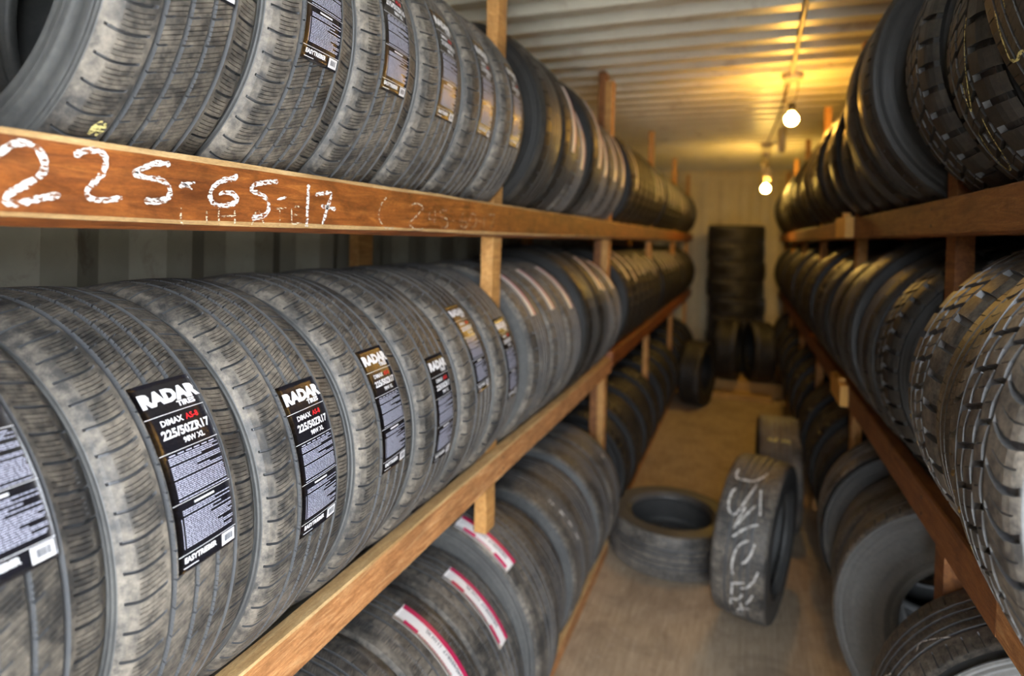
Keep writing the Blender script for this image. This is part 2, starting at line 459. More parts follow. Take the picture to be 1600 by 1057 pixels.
    def joined(s):
        """tread and casing in one mesh, for tyres too far off to show parts"""
        if not hasattr(s, '_j'):
            if s.tread_me is None: s.build_tread(); s.build_side()
            v = []; f = []; mi = []
            for me, off in ((s.tread_me, 0), (s.side_me, 2)):
                c = np.zeros(len(me.vertices) * 3, np.float32); me.vertices.foreach_get('co', c)
                q = np.zeros(len(me.loops), np.int32); me.loops.foreach_get('vertex_index', q)
                m_ = np.zeros(len(me.polygons), np.int32); me.polygons.foreach_get('material_index', m_)
                f.append(q.reshape(-1, 4) + sum(len(x) for x in v)); v.append(c.reshape(-1, 3)); mi.append(m_ + off)
            mats = list(s.tread_me.materials) + list(s.side_me.materials)
            o = mesh_np('tyre', np.concatenate(v), np.concatenate(f), mats, np.concatenate(mi), True)
            s._j = o.data; bpy.data.objects.remove(o)
        return s._j
    def place(s, loc, rot=(0, 0, 0), label=None, group=None, parts=True):
        if parts:
            if s.tread_me is None: s.build_tread(); s.build_side()
            o = empty('tyre', loc, label, 'tyre', group)
            use_mesh('tread', s.tread_me, o); use_mesh('sidewall', s.side_me, o)
        else:
            o = use_mesh('tyre', s.joined()); o.location = loc; tag(o, label, 'tyre', group)
        o.rotation_euler = rot
        return o

def S(p, w, fa=0.0, fb=1.0, d=0.006): return (p, w, fa, fb, d)
def allseason():
    """five ribs, four straight grooves, slotted shoulders, fine diagonal sipes"""
    sh_slots = [S(0.06, 0.12, 0.10, 0.93, 0.0065)] + [S(x, 0.032, 0.36, 0.9, 0.003) for x in (0.33, 0.50, 0.67, 0.84)]
    sh_slots2 = [S(0.06, 0.12, 0.07, 0.94, 0.0065)] + [S(x, 0.032, 0.1, 0.62, 0.003) for x in (0.33, 0.50, 0.67, 0.84)]
    mid = [S(0.10, 0.09, 0.0, 0.42, 0.005)] + [S(x, 0.034, 0.0, 1.0, 0.003) for x in (0.12, 0.30, 0.48, 0.66, 0.84)]
    return [dict(a=-0.112, b=-0.054, skew=0.004, curve=0.006, slots=sh_slots, rows=6),
            dict(a=-0.046, b=-0.0205, skew=0.010, off=0.004, slots=mid),
            dict(a=-0.0130, b=0.0125, skew=0.010, off=0.014, slots=mid),
            dict(a=0.0200, b=0.0455, skew=0.010, off=0.024, slots=mid),
            dict(a=0.0535, b=0.112, skew=-0.004, curve=0.004, slots=sh_slots2, rows=6)]
def rib_highway():
    sh = [S(0.1, 0.07, 0.15, 0.85, 0.005), S(0.55, 0.03, 0.3, 0.8, 0.002)]
    mid = [S(0.1, 0.05, 0.0, 0.35, 0.004), S(0.45, 0.03, 0, 1, 0.002), S(0.75, 0.03, 0, 1, 0.002)]
    return [dict(a=-0.115, b=-0.05, slots=sh, rows=4), dict(a=-0.041, b=-0.021, skew=0.008, slots=mid),
            dict(a=-0.013, b=0.013, skew=0.008, slots=mid), dict(a=0.021, b=0.041, skew=0.008, slots=mid),
            dict(a=0.05, b=0.115, slots=sh, rows=4)]
def serrated():
    """touring tyre of the bottom shelf: comb-cut shoulders"""
    sh = [S(x, 0.055, 0.42, 0.72, 0.004) for x in (0.04, 0.24, 0.44, 0.64, 0.84)] + [S(0.04, 0.05, 0.72, 1.0, 0.005)]
    sh2 = [S(x, 0.055, 0.28, 0.58, 0.004) for x in (0.04, 0.24, 0.44, 0.64, 0.84)] + [S(0.04, 0.05, 0.0, 0.28, 0.005)]
    mid = [S(x, 0.035, 0, 1, 0.0035) for x in (0.1, 0.3, 0.5, 0.7, 0.9)]
    return [dict(a=-0.118, b=-0.036, slots=sh, rows=6), dict(a=-0.030, b=-0.006, skew=0.012, slots=mid),
            dict(a=0.000, b=0.010, slots=[], rows=2), dict(a=0.017, b=0.040, skew=0.012, off=0.01, slots=mid),
            dict(a=0.046, b=0.118, slots=sh2, rows=6)]
def chunky():
    """all-terrain: zigzag ribs of blocks with long curved shoulder lugs"""
    z = (0.0032, 1.0, 0.0)
    blk = [S(0.02, 0.16, 0, 1, 0.008), S(0.55, 0.05, 0.1, 0.9, 0.003)]
    lug = [S(0.05, 0.20, 0.0, 0.97, 0.009), S(0.62, 0.05, 0.1, 0.8, 0.004)]
    lug2 = [S(0.05, 0.20, 0.03, 1.0, 0.009), S(0.62, 0.05, 0.2, 0.9, 0.004)]
    return [dict(a=-0.122, b=-0.056, curve=0.012, skew=0.012, slots=lug, rows=6, zig=(0, 1, 0)),
            dict(a=-0.046, b=-0.024, skew=0.008, off=0.006, slots=blk, zig=z), dict(a=-0.014, b=0.012, skew=0.008, off=0.016, slots=blk, zig=z),
            dict(a=0.022, b=0.044, skew=0.008, off=0.006, slots=blk, zig=z),
            dict(a=0.054, b=0.122, curve=0.012, skew=-0.012, slots=lug2, rows=6, zig=(0, 1, 0))]
def blocky():
    """mixed tread: big square shoulder lugs and staggered centre blocks"""
    z = (0.003, 2.0, 0.25)
    lug = [S(0.03, 0.26, 0.0, 0.94, 0.010), S(0.29, 0.71, 0.50, 0.56, 0.003)]
    lug2 = [S(0.03, 0.26, 0.06, 1.0, 0.010)]
    blk = [S(0.05, 0.22, 0, 1, 0.008), S(0.6, 0.06, 0, 1, 0.004)]
    return [dict(a=-0.120, b=-0.050, slots=lug, rows=6, skew=0.004), dict(a=-0.040, b=-0.008, skew=0.014, off=0.008, slots=blk, zig=z),
            dict(a=0.006, b=0.038, skew=0.014, off=0.020, slots=blk, zig=z), dict(a=0.048, b=0.120, slots=lug2, rows=6, skew=-0.004)]
def plain_ribs():
    sh = [S(0.1, 0.12, 0.25, 0.85, 0.004)]
    return [dict(a=-0.115, b=-0.046, slots=sh, rows=3), dict(a=-0.038, b=-0.016, slots=[], rows=1), dict(a=-0.009, b=0.009, slots=[], rows=1),
            dict(a=0.016, b=0.038, slots=[], rows=1), dict(a=0.046, b=0.115, slots=sh, rows=3)]

T_AS = Tyre('allseason', W=0.207, tw=0.164, rho=0.033, wrap=1.0, ribs=allseason(), npitch=60, fill=4)
T_SER = Tyre('serrated', R=0.362, W=0.232, tw=0.190, rim=0.216, rho=0.034, wrap=0.85, ribs=serrated(), npitch=60, fill=3)
T_SERU = Tyre('serrated_worn', R=0.355, W=0.228, tw=0.186, rho=0.036, wrap=0.8, ribs=serrated(), npitch=54, fill=2, used=True, nside=96)
T_HW = Tyre('highway', R=0.340, W=0.222, tw=0.180, rho=0.034, wrap=0.95, ribs=rib_highway(), npitch=64, fill=3, used=True)
T_AT = Tyre('chunky', R=0.376, W=0.246, tw=0.196, rho=0.036, wrap=0.7, ribs=chunky(), npitch=48, fill=5, used=False, gd=0.010)
T_BL = Tyre('blocky', R=0.345, W=0.228, tw=0.184, rho=0.032, wrap=0.85, ribs=blocky(), npitch=38, fill=6, used=False, gd=0.010)
T_BIG = Tyre('big_smooth', R=0.388, W=0.230, tw=0.180, rho=0.045, wrap=0.6, ribs=plain_ribs(), npitch=60, fill=2, used=True)
T_HWN = Tyre('highway_grey', R=0.340, W=0.218, tw=0.178, rho=0.034, wrap=0.95, ribs=rib_highway(), npitch=64, fill=3)
T_SERG = Tyre('serrated_grey', R=0.355, W=0.222, tw=0.184, rho=0.036, wrap=0.8, ribs=serrated(), npitch=54, fill=2, nside=96)
T_B2 = Tyre('big_grey', R=0.388, W=0.230, tw=0.180, rho=0.045, wrap=0.6, ribs=plain_ribs(), npitch=60, fill=2)
T_FAR = Tyre('far_new', R=0.328, W=0.206, tw=0.170, rho=0.030, wrap=0.95, ribs=plain_ribs(), npitch=40, fill=1, gd=0.007, nside=72, ridges=False)
T_FARU = Tyre('far_used', R=0.335, W=0.218, tw=0.176, rho=0.034, wrap=0.9, ribs=plain_ribs(), npitch=36, fill=1, gd=0.006, used=True, nside=72, ridges=False)
T_FAR_SHADED = Tyre('far_narrow', R=0.333, W=0.207, tw=0.168, rho=0.034, wrap=0.9, ribs=plain_ribs(), npitch=36, fill=1, gd=0.006, used=True, nside=72, ridges=False)  # far new tyre, its rubber darkened to imitate fading daylight
T_FARB = Tyre('far_big', R=0.352, W=0.226, tw=0.182, rho=0.036, wrap=0.8, ribs=plain_ribs(), npitch=36, fill=1, gd=0.006, used=True, nside=72, ridges=False)

def patch(T, q0, q1, p0, p1, lift, name, mat, parent, nq=8, np_=28, thick=0.0004):
    """curved sheet on the tread, q = axial arc range, p = phi range"""
    v = []; n = nq + 1
    for k in (0, 1):
        for i in range(np_ + 1):
            for j in range(n):
                v.append(T.point(q0 + (q1 - q0) * j / nq, p0 + (p1 - p0) * i / np_, lift - (thick if k else 0)))
    top = [(i * n + j, i * n + j + 1, (i + 1) * n + j + 1, (i + 1) * n + j) for i in range(np_) for j in range(nq)]
    B = (np_ + 1) * n
    f = top + [tuple(B + x for x in q[::-1]) for q in top]
    ring = [j for j in range(n)] + [i * n + nq for i in range(1, np_ + 1)] + [np_ * n + j for j in range(nq - 1, -1, -1)] + [i * n for i in range(np_ - 1, 0, -1)]
    f += [(a, ring[(k + 1) % len(ring)], B + ring[(k + 1) % len(ring)], B + a) for k, a in enumerate(ring)]
    return mesh_np(name, v, f, [mat], None, True, parent)
class Wrap:
    """flat print laid on a tyre: x along the axle, y up the circumference (metres), origin at (q0, phi0)"""
    def __init__(s, T, q0, phi0, lift): s.T, s.q0, s.phi0, s.lift = T, q0, phi0, lift; s.v = []; s.f = []; s.m = []
    def pt(s, x, y): return s.T.point(s.q0 + x, s.phi0 + y / s.T.R, s.lift)
    def rect(s, x0, y0, x1, y1, mi=0, n=1):
        k = len(s.v)
        nx = max(1, int(abs(x1 - x0) / 0.02)); ny = max(1, int(abs(y1 - y0) / 0.008))
        for i in range(ny + 1):
            for j in range(nx + 1): s.v.append(s.pt(x0 + (x1 - x0) * j / nx, y0 + (y1 - y0) * i / ny))
        for i in range(ny):
            for j in range(nx):
                a = k + i * (nx + 1) + j; s.f.append((a, a + 1, a + nx + 2, a + nx + 1)); s.m.append(mi)
    def flat(s, v, f, ox, oy, mi=0, rot=False):
        k = len(s.v)
        for x, y in v:
            if rot: x, y = -y, x
            s.v.append(s.pt(ox + x, oy + y))
        s.f += [tuple(i + k for i in q) for q in f]; s.m += [mi] * len(f)
    def build(s, name, mats, parent): return mesh_np(name, s.v, s.f, mats, s.m, False, parent)

_label_cache = {}
def tread_label(T, parent, phi_top, size='225/50ZR17', q0=-0.045, q1=0.047):
    """black paper label stuck across the middle ribs; children carry the printing"""
    key = (T.name, round(phi_top, 1), size)
    L = 0.232; w = q1 - q0; xc = (q0 + q1) / 2
    pt = math.radians(phi_top)
    sh = patch(T, q0, q1, pt - L / T.R, pt, 0.0016, 'label', M['label_black'], parent, 8, 30, 0.0010)
    sh['label'] = 'black paper label with white print'
    W_ = Wrap(T, xc, pt, 0.0023)
    r = random.Random(5)
    v, f = text_mesh('RADAR', 0.0240, 0.0017, 1.08); W_.flat(v, f, 0.002, -0.031, 0)
    v, f = text_mesh('TIRES', 0.0095, 0.0005, 1.25); W_.flat(v, f, 0.021, -0.0405, 0)
    W_.rect(-w / 2, -0.0460, w / 2, -0.0452, 0)
    v, f = text_mesh('DIMAX', 0.0105, 0.0003, 1.0); W_.flat(v, f, -0.012, -0.0595, 0)
    v, f = text_mesh('AS-8', 0.0105, 0.0003, 1.0); W_.flat(v, f, 0.0195, -0.0595, 2)
    v, f = text_mesh(size, 0.0150, 0.0006, 0.98); W_.flat(v, f, 0.004, -0.0755, 0)
    v, f = text_mesh('98W XL', 0.0095, 0.0003, 1.0); W_.flat(v, f, 0.010, -0.0865, 0)
    W_.rect(-w / 2, -0.0925, w / 2, -0.0918, 0)
    W_.rect(-w / 2, -0.1525, w / 2, -0.1519, 0)
    W_.rect(-w / 2, -0.2120, w / 2, -0.2113, 0)
    W_.rect(-0.016, -0.1585, 0.016, -0.1560, 0)
    def para(y0, y1, x0, x1, ragged):
        y = y0
        while y > y1:
            if r.random() < 0.10: y -= 0.0018
            end = x1 - (r.uniform(0, 0.045) if r.random() < ragged else 0.0)
            x = x0
            while x < end - 0.001:
                ln = min(r.uniform(0.0018, 0.008), end - x); W_.rect(x, y - 0.00115, x + ln, y, 1); x += ln + 0.0008
            y -= 0.00225
    para(-0.0985, -0.1500, -0.036, 0.042, 0.15)
    for x in np.arange(-0.034, 0.040, 0.0125): W_.rect(x, -0.0968, x + 0.009, -0.0955, 1)
    para(-0.1615, -0.2050, -0.034, 0.042, 0.45)
    W_.rect(-0.0375, -0.205, -0.0368, -0.170, 1)
    v, f = text_mesh('EASYTRIEBER', 0.0088, 0.0004, 0.95); W_.flat(v, f, -0.014, -0.2215, 0)
    W_.rect(-0.040, -0.2275, -0.018, -0.2265, 0)
    W_.build('lettering', [M['print_white'], M['print_blue'], M['print_red']], sh)
    B = Wrap(T, xc, pt, 0.0024); B.rect(0.020, -0.2285, 0.043, -0.2135, 0)
    B.lift = 0.0027
    x = 0.0245
    while x < 0.0385:
        ww = r.choice((0.0004, 0.0007, 0.001)); B.rect(x, -0.2245, x + ww, -0.2165, 1); x += ww + r.choice((0.0004, 0.0007))
    bc = B.build('barcode', [M['print_white'], M['ink']], sh); bc['label'] = 'white barcode field'
    return sh
def white_sticker(T, parent, phi_top, phi_bot, qc, w, detail=True):
    pt, pb = math.radians(phi_top), math.radians(phi_bot)
    sh = patch(T, qc - w / 2, qc + w / 2, pb, pt, 0.0016, 'sticker', M['sticker_white'], parent, 4, 24, 0.0010)
    sh['label'] = 'white sticker with a crimson band'
    L = (pt - pb) * T.R
    W_ = Wrap(T, qc, pt, 0.0022)
    W_.rect(w * 0.24, -L, w * 0.5, -0.002, 0)
    if detail:
        W_.rect(-w * 0.42, -0.075, -w * 0.24, -0.030, 0); W_.rect(-w * 0.42, -L + 0.012, -w * 0.24, -L + 0.065, 0)
        v, f = text_mesh('245/65SR17  111H XL', 0.0155, 0.0003, 1.0)
        W_.flat([(x, y) for x, y in v], f, w * 0.17, -L * 0.55, 1, rot=True)
        for k in range(14):
            y = -0.08 - k * (L - 0.16) / 14
            W_.rect(-w * 0.38, y, -w * 0.34, y - 0.006, 0)
    W_.build('lettering', [M['sticker_red'], M['ink']], sh)
    return sh
def chalk_on(T, parent, strokes, width, mat, name='chalk_writing', lift=0.0012):
    """strokes in (axial m, arc m from phi=0)"""
    V = []; F = []
    for k, s_ in enumerate(strokes):
        v, f = ribbon(s_, width, 0.006, 0.3, k); o = len(V)
        V += [T.point(x, y / T.R, lift) for x, y in v]; F += [tuple(i + o for i in q) for q in f]
    o = mesh_np(name, V, F, [M[mat]], None, False, parent); return o
# ------------------------------------------------------------------ container shell
def corrugated(name, axis, u0, u1, a0, a1, base, depth, pitch, mat, flat, slope, phase=0.0):
    """trapezoidal sheet. axis: direction along which the ribs repeat"""
    us = []; u = u0 - phase
    while u < u1:
        for du, dd in ((0, 0), (flat, 0), (flat + slope, depth), (2 * flat + slope, depth), (2 * (flat + slope), 0)):
            us.append((min(max(u + du, u0), u1), dd))
        u += pitch
    v = []
    for (q, d) in us:
        for a in (a0, a1):
            if axis == 'ceil': v.append((a, q, base + d))
            elif axis == 'wallx': v.append((base - d if base < 0 else base + d, q, a))
            else: v.append((q, base + d, a))
    f = [(2 * i, 2 * i + 1, 2 * i + 3, 2 * i + 2) for i in range(len(us) - 1) if us[i + 1][0] > us[i][0] + 1e-6]
    o = mesh_np(name, v, f, [mat], None, False); o['kind'] = 'structure'
    sol = o.modifiers.new('thickness', 'SOLIDIFY'); sol.thickness = 0.002
    sol.offset = 0
    return o
XL_W, XR_W, CEIL = -1.295, 1.055, 2.69
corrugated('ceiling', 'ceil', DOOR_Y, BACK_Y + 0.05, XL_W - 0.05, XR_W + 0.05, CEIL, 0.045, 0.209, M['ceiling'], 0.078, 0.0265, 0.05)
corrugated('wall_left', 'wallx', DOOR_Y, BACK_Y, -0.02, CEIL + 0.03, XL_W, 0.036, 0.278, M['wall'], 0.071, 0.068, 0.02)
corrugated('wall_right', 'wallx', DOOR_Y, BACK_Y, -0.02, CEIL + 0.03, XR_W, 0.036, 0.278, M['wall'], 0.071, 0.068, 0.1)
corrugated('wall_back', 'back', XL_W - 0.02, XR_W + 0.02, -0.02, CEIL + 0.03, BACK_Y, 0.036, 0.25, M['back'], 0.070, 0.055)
mb = MB(); mb.box((XL_W - 0.04, DOOR_Y, -0.03), (XR_W + 0.04, BACK_Y + 0.04, 0.0))
mb.build('floor', M['floor'])['kind'] = 'structure'
mb = MB(); mb.box((XL_W, BACK_Y - 0.07, CEIL - 0.15), (XR_W, BACK_Y - 0.004, CEIL - 0.06))
mb.build('trim_1', M['back'])['kind'] = 'structure'
mb = MB(); mb.box((-12, -14, -0.30), (12, DOOR_Y - 0.06, -0.16))
g_ = mb.build('ground', plain('concrete_yard', (0.62, 0.61, 0.58), 0.9, 0, 0.15, 3)); g_['kind'] = 'structure'

mb = MB(); mb.box((XL_W - 0.04, DOOR_Y - 0.05, 0.0), (-0.03, DOOR_Y - 0.002, CEIL + 0.04))
mb.build('door_1', M['wall'])['kind'] = 'structure'      # unseen left leaf, added closed to block daylight; the right side stays open
# ------------------------------------------------------------------ timber racks
LX, RX = -0.682, 0.410              # aisle faces of the front rails
LC, RC = -0.937, 0.665              # tyre axle lines
HALF = 0.217
UP_TOP, LO_TOP = 1.812, 1.058
lrack = empty('timber_rack', (LX, 0, 0), 'long left timber rack of orange brown rails and posts holding three rows of tyres', 'rack')
rrack = empty('timber_rack', (RX, 0, 0), 'long right timber rack of dark brown rails and posts holding three rows of tyres', 'rack')
def at_rack(o, rk):
    o.parent = rk; o.matrix_parent_inverse = Matrix.Translation(-rk.location); return o
W1, WE, WR, WB, WP = M['wood_stained'], M['wood_edge'], M['wood_raw'], M['wood_brown'], M['wood_post']
up = at_rack(board('rail', (LX, DOOR_Y + 0.1, UP_TOP + .004), (LX, 8.62, UP_TOP), -0.038, 0.090, [W1, WE], None, 0.009, 0.006, label='upper front rail with chalked tyre sizes', seed=1), lrack)
at_rack(board('rail', (LX, DOOR_Y + 0.1, LO_TOP), (LX, 3.34, LO_TOP - 0.004), -0.038, 0.080, [WR, WE], None, 0.0, 0.003, label='rough sawn lower front rail', jit=0.002, seed=2), lrack)
at_rack(board('rail', (LX + 0.004, 3.342, LO_TOP + 0.03), (LX, 8.62, LO_TOP), -0.038, 0.088, [W1, W1], None, 0.0, 0.004, seed=3), lrack)
for z, sd in ((UP_TOP, 4), (LO_TOP, 5)):
    at_rack(board('rail', (LC - HALF, DOOR_Y + 0.1, z), (LC - HALF, 8.62, z), -0.038, 0.088, [WB, WB], None, seed=sd), lrack)
at_rack(board('floor_rail', (-0.690, DOOR_Y + 0.1, 0.095), (-0.694, 8.62, 0.095), -0.034, 0.094, [WR, WE], None, 0, 0.004, seed=6), lrack)
at_rack(board('floor_rail', (-0.650, DOOR_Y + 0.1, 0.072), (-0.654, 3.25, 0.072), -0.034, 0.071, [WR, WE], None, 0, 0.004, label='outer floor rail along the aisle', seed=7), lrack)
at_rack(board('floor_rail', (LC - 0.213, DOOR_Y + 0.1, 0.09), (LC - 0.213, 8.62, 0.09), -0.036, 0.089, [WB, WB], None, seed=8), lrack)
at_rack(board('rail', (RX, DOOR_Y + 0.1, 1.832), (RX, 8.62, 1.826), 0.038, 0.084, [WB, WB], None, 0.003, 0.004, label='upper front rail', seed=9), rrack)
at_rack(board('rail', (RX, 1.24, 1.152), (RX, 2.99, 1.132), 0.038, 0.090, [WB, WB], None, 0, 0.004, seed=10), rrack)
at_rack(board('rail', (RX, DOOR_Y + 0.1, 1.158), (RX, 1.236, 1.154), 0.038, 0.090, [WR, WR], None, 0, 0.004, seed=11), rrack)
at_rack(board('rail', (RX, 2.994, 1.128), (RX, 8.62, 1.10), 0.038, 0.088, [WB, WB], None, 0, 0.004, seed=12), rrack)
for z, sd in ((1.828, 13), (1.13, 14)):
    at_rack(board('rail', (RC + HALF, DOOR_Y + 0.1, z), (RC + HALF, 8.62, z), 0.038, 0.088, [WB, WB], None, seed=sd), rrack)
for x in (RC - 0.213 - 0.036, RC + 0.213):
    at_rack(board('bottom_rail', (x, DOOR_Y + 0.1, 0.33), (x, 8.62, 0.33), 0.036, 0.089, [WB, WB], None, seed=15), rrack)
def post(rk, x0, x1, y0, y1, z1, mat, seed, z0=0.001):
    r = random.Random(seed); mb = MB(); n = 30; v = []; f = []
    for i in range(n + 1):
        z = z0 + (z1 - z0) * i / n; j = [r.uniform(-.0012, .0012) for _ in range(4)]
        v += [(x0 + j[0], y0 + j[1], z), (x1 + j[2], y0 + j[1], z), (x1 + j[2], y1 + j[3], z), (x0 + j[0], y1 + j[3], z)]
    f = [(4 * i + k, 4 * i + (k + 1) % 4, 4 * i + 4 + (k + 1) % 4, 4 * i + 4 + k) for i in range(n) for k in range(4)]
    f += [(3, 2, 1, 0), tuple(4 * n + k for k in range(4))]
    return at_rack(mesh_np('post', v, f, [mat], None, False), rk)
LPOST = [(-0.10, 2.66), (1.697, 2.665), (3.355, 2.61), (4.965, 2.60), (6.665, 2.60), (8.30, 2.60)]
for i, (y, z) in enumerate(LPOST):
    post(lrack, LX - 0.078, LX - 0.039, y, y + 0.066, z, WP, 20 + i, 0.80 if i == 1 else 0.001)
    post(lrack, LC - HALF - 0.078, LC - HALF - 0.039, y - 0.02, y + 0.06, z - .05, WP, 40 + i)
post(lrack, LX - 0.120, LX - 0.080, 3.355, 3.43, 2.66, WB, 60)
for i, y in enumerate((-0.1, 1.664, 2.965, 4.33, 5.63, 6.93, 8.23)):
    post(rrack, RX + 0.040, RX + 0.078, y, y + 0.070, 2.60, WB if i < 2 else WP, 70 + i)
    post(rrack, RC + HALF + 0.040, RC + HALF + 0.078, y, y + 0.07, 2.6, WB, 80 + i)
for z in (1.832, 1.136):
    mb = MB(); mb.box((RX - 0.032, 2.80, z - 0.082), (RX - 0.001, 3.09, z + 0.004)); mb.box((RX - 0.030, 2.86, z + 0.004), (RX - 0.004, 2.90, z + 0.022))
    at_rack(mb.build('splice_block', plain('bright_timber_%d' % int(z * 100), (0.80, 0.43, 0.09), 0.6, 0, 0.25, 18)), rrack)
# nail heads on the posts' joints
for rk, xx, ys, zs in ((lrack, LX + 0.0005, [y + 0.033 for y, _ in LPOST[1:4]], (1.79, 1.745, 1.035, 1.0)), (rrack, RX - 0.0005, [1.70], (1.81, 1.77, 1.12, 1.08))):
    for y in ys:
        for z in zs:
            mb = MB(); n = 8
            v = [(xx, y + 0.0035 * math.cos(2 * math.pi * k / n), z + 0.0035 * math.sin(2 * math.pi * k / n)) for k in range(n)]
            dx = 0.001 if rk is lrack else -0.001
            v += [(a + dx, b, c) for a, b, c in v]
            mb.add(v, [tuple(range(n))[::-1], tuple(range(n, 2 * n))] + [(k, (k + 1) % n, n + (k + 1) % n, n + k) for k in range(n)])
            at_rack(mb.build('nail', M['dark_plastic']), rk)
# chalk sizes on the upper left rail, strokes in (y, z)
CHALK=[
('b',[(0.357,1.78),(0.369,1.79),(0.377,1.798),(0.388,1.802),(0.398,1.8),(0.405,1.792),(0.408,1.782),(0.405,1.772),(0.392,1.761),(0.379,1.752),(0.373,1.746),(0.375,1.74),(0.386,1.741),(0.404,1.747),(0.424,1.752)]),
('b',[(0.438,1.794),(0.442,1.799),(0.455,1.804),(0.467,1.803),(0.472,1.794),(0.468,1.78),(0.459,1.768),(0.451,1.758),(0.454,1.751),(0.464,1.749),(0.477,1.75),(0.492,1.754)]),
('b',[(0.554,1.8),(0.534,1.799),(0.521,1.793),(0.507,1.784),(0.522,1.78),(0.541,1.779),(0.553,1.771),(0.552,1.758),(0.535,1.752),(0.519,1.752)]),
('b',[(0.567,1.773),(0.591,1.78)]),
('m',[(0.57,1.779),(0.587,1.771)]),
('b',[(0.661,1.799),(0.655,1.792),(0.634,1.787),(0.618,1.774),(0.616,1.761),(0.626,1.753),(0.647,1.754),(0.662,1.761),(0.655,1.77),(0.638,1.771),(0.63,1.767)]),
('b',[(0.742,1.796),(0.715,1.792),(0.693,1.786),(0.689,1.778),(0.705,1.774),(0.72,1.766),(0.723,1.752),(0.714,1.742),(0.69,1.737)]),
('m',[(0.741,1.768),(0.761,1.773)]),
('b',[(0.812,1.798),(0.811,1.774),(0.81,1.75),(0.809,1.726)]),
('b',[(0.829,1.782),(0.87,1.787),(0.861,1.761),(0.849,1.731)]),
('b',[(0.845,1.764),(0.884,1.76)]),
('f',[(1.049,1.795),(1.025,1.774),(1.02,1.75),(1.043,1.732),(1.074,1.731)]),
('f',[(1.129,1.779),(1.165,1.787),(1.195,1.779),(1.166,1.76),(1.136,1.741),(1.167,1.73),(1.2,1.732)]),
('g',[(1.226,1.774),(1.223,1.755),(1.253,1.756)]),
('g',[(1.25,1.777),(1.251,1.742)]),
('g',[(1.316,1.78),(1.281,1.776),(1.279,1.763),(1.311,1.758),(1.312,1.74),(1.281,1.737)]),
('g',[(1.337,1.755),(1.359,1.755)]),
('g',[(1.411,1.782),(1.386,1.764),(1.387,1.745),(1.416,1.74),(1.43,1.753),(1.392,1.757)]),
('g',[(1.448,1.776),(1.442,1.753),(1.465,1.741),(1.484,1.758),(1.471,1.777),(1.448,1.776)]),
('g',[(1.497,1.759),(1.516,1.759)]),
('g',[(1.535,1.779),(1.534,1.739)]),
('g',[(1.56,1.778),(1.607,1.779),(1.58,1.74)]),
('g',[(0.571,1.746),(0.572,1.726),(0.595,1.729)]),
('g',[(0.61,1.744),(0.611,1.725)]),
('g',[(0.63,1.749),(0.631,1.724)]),
('g',[(0.658,1.747),(0.659,1.724)]),
('g',[(0.631,1.737),(0.658,1.739)]),
('g',[(0.69,1.727),(0.701,1.749),(0.716,1.727)]),
('g',[(0.695,1.736),(0.711,1.736)]),
('g',[(0.736,1.753),(0.761,1.756)]),
('g',[(0.747,1.754),(0.748,1.728)]),
('g',[(0.773,1.758),(0.774,1.731)]),
('g',[(0.773,1.758),(0.798,1.761)]),
('g',[(0.773,1.745),(0.795,1.747)]),
('g',[(0.774,1.731),(0.797,1.733)]),
]

WID = {'b': 0.0068, 'm': 0.0042, 'f': 0.0032, 'g': 0.0026}
for k, (kd, pts) in enumerate(CHALK):
    v, f = ribbon(pts, WID[kd], 0.003, 0.3, k)
    c_ = mesh_np('chalk_stroke', [(LX + 0.0018, a, b) for a, b in v], f, [M['chalk' if kd in 'bm' else 'chalk_faint']], None, False, up)
    c_['label'] = 'white chalk stroke of the size 225-65-17' if kd in 'bm' else 'faint older chalk stroke'

# ------------------------------------------------------------------ rows of tyres
ORD = ['first', 'second', 'third', 'fourth', 'fifth', 'sixth', 'seventh', 'eighth', 'ninth', 'tenth', 'eleventh', 'twelfth', 'thirteenth', 'fourteenth', 'fifteenth', 'sixteenth', 'seventeenth', 'eighteenth', 'nineteenth', 'twentieth']
def seat(T, top, half=HALF): return top + math.sqrt(T.R ** 2 - half ** 2)
def ll(T): return LC
jr = random.Random(3)
def jit(a=0.012): return jr.uniform(-a, a)
# --- left rack, middle row: new black tyres with black labels
mid = [(0.345, 56, 'blurred near tyre with big black label at the left edge of the middle shelf'),
       (0.556, 42, 'new black tyre whose black label reads 225/50ZR17 clearest, middle left shelf'),
       (0.768, 32.5, 'new labelled tyre in second place beyond the blurred one, middle left shelf'),
       (0.980, 36, 'new labelled tyre in third place beyond the blurred one, middle left shelf'),
       (1.190, 26.5, 'new tyre with low black label, fourth beyond the blurred one, middle left shelf'),
       (1.398, 45, 'new tyre with high glinting black label, fifth beyond the blurred one, middle left shelf'),
       (1.605, 33, 'last black labelled tyre before the first post, middle left shelf')]
for y, ph, lb in mid:
    t = T_AS.place((LC, y - 0.028, seat(T_AS, LO_TOP)), (jit(.008), 0, 0.095 + jit(.006)), lb, 'new tyres on the middle left shelf')
    tread_label(T_AS, t, ph)
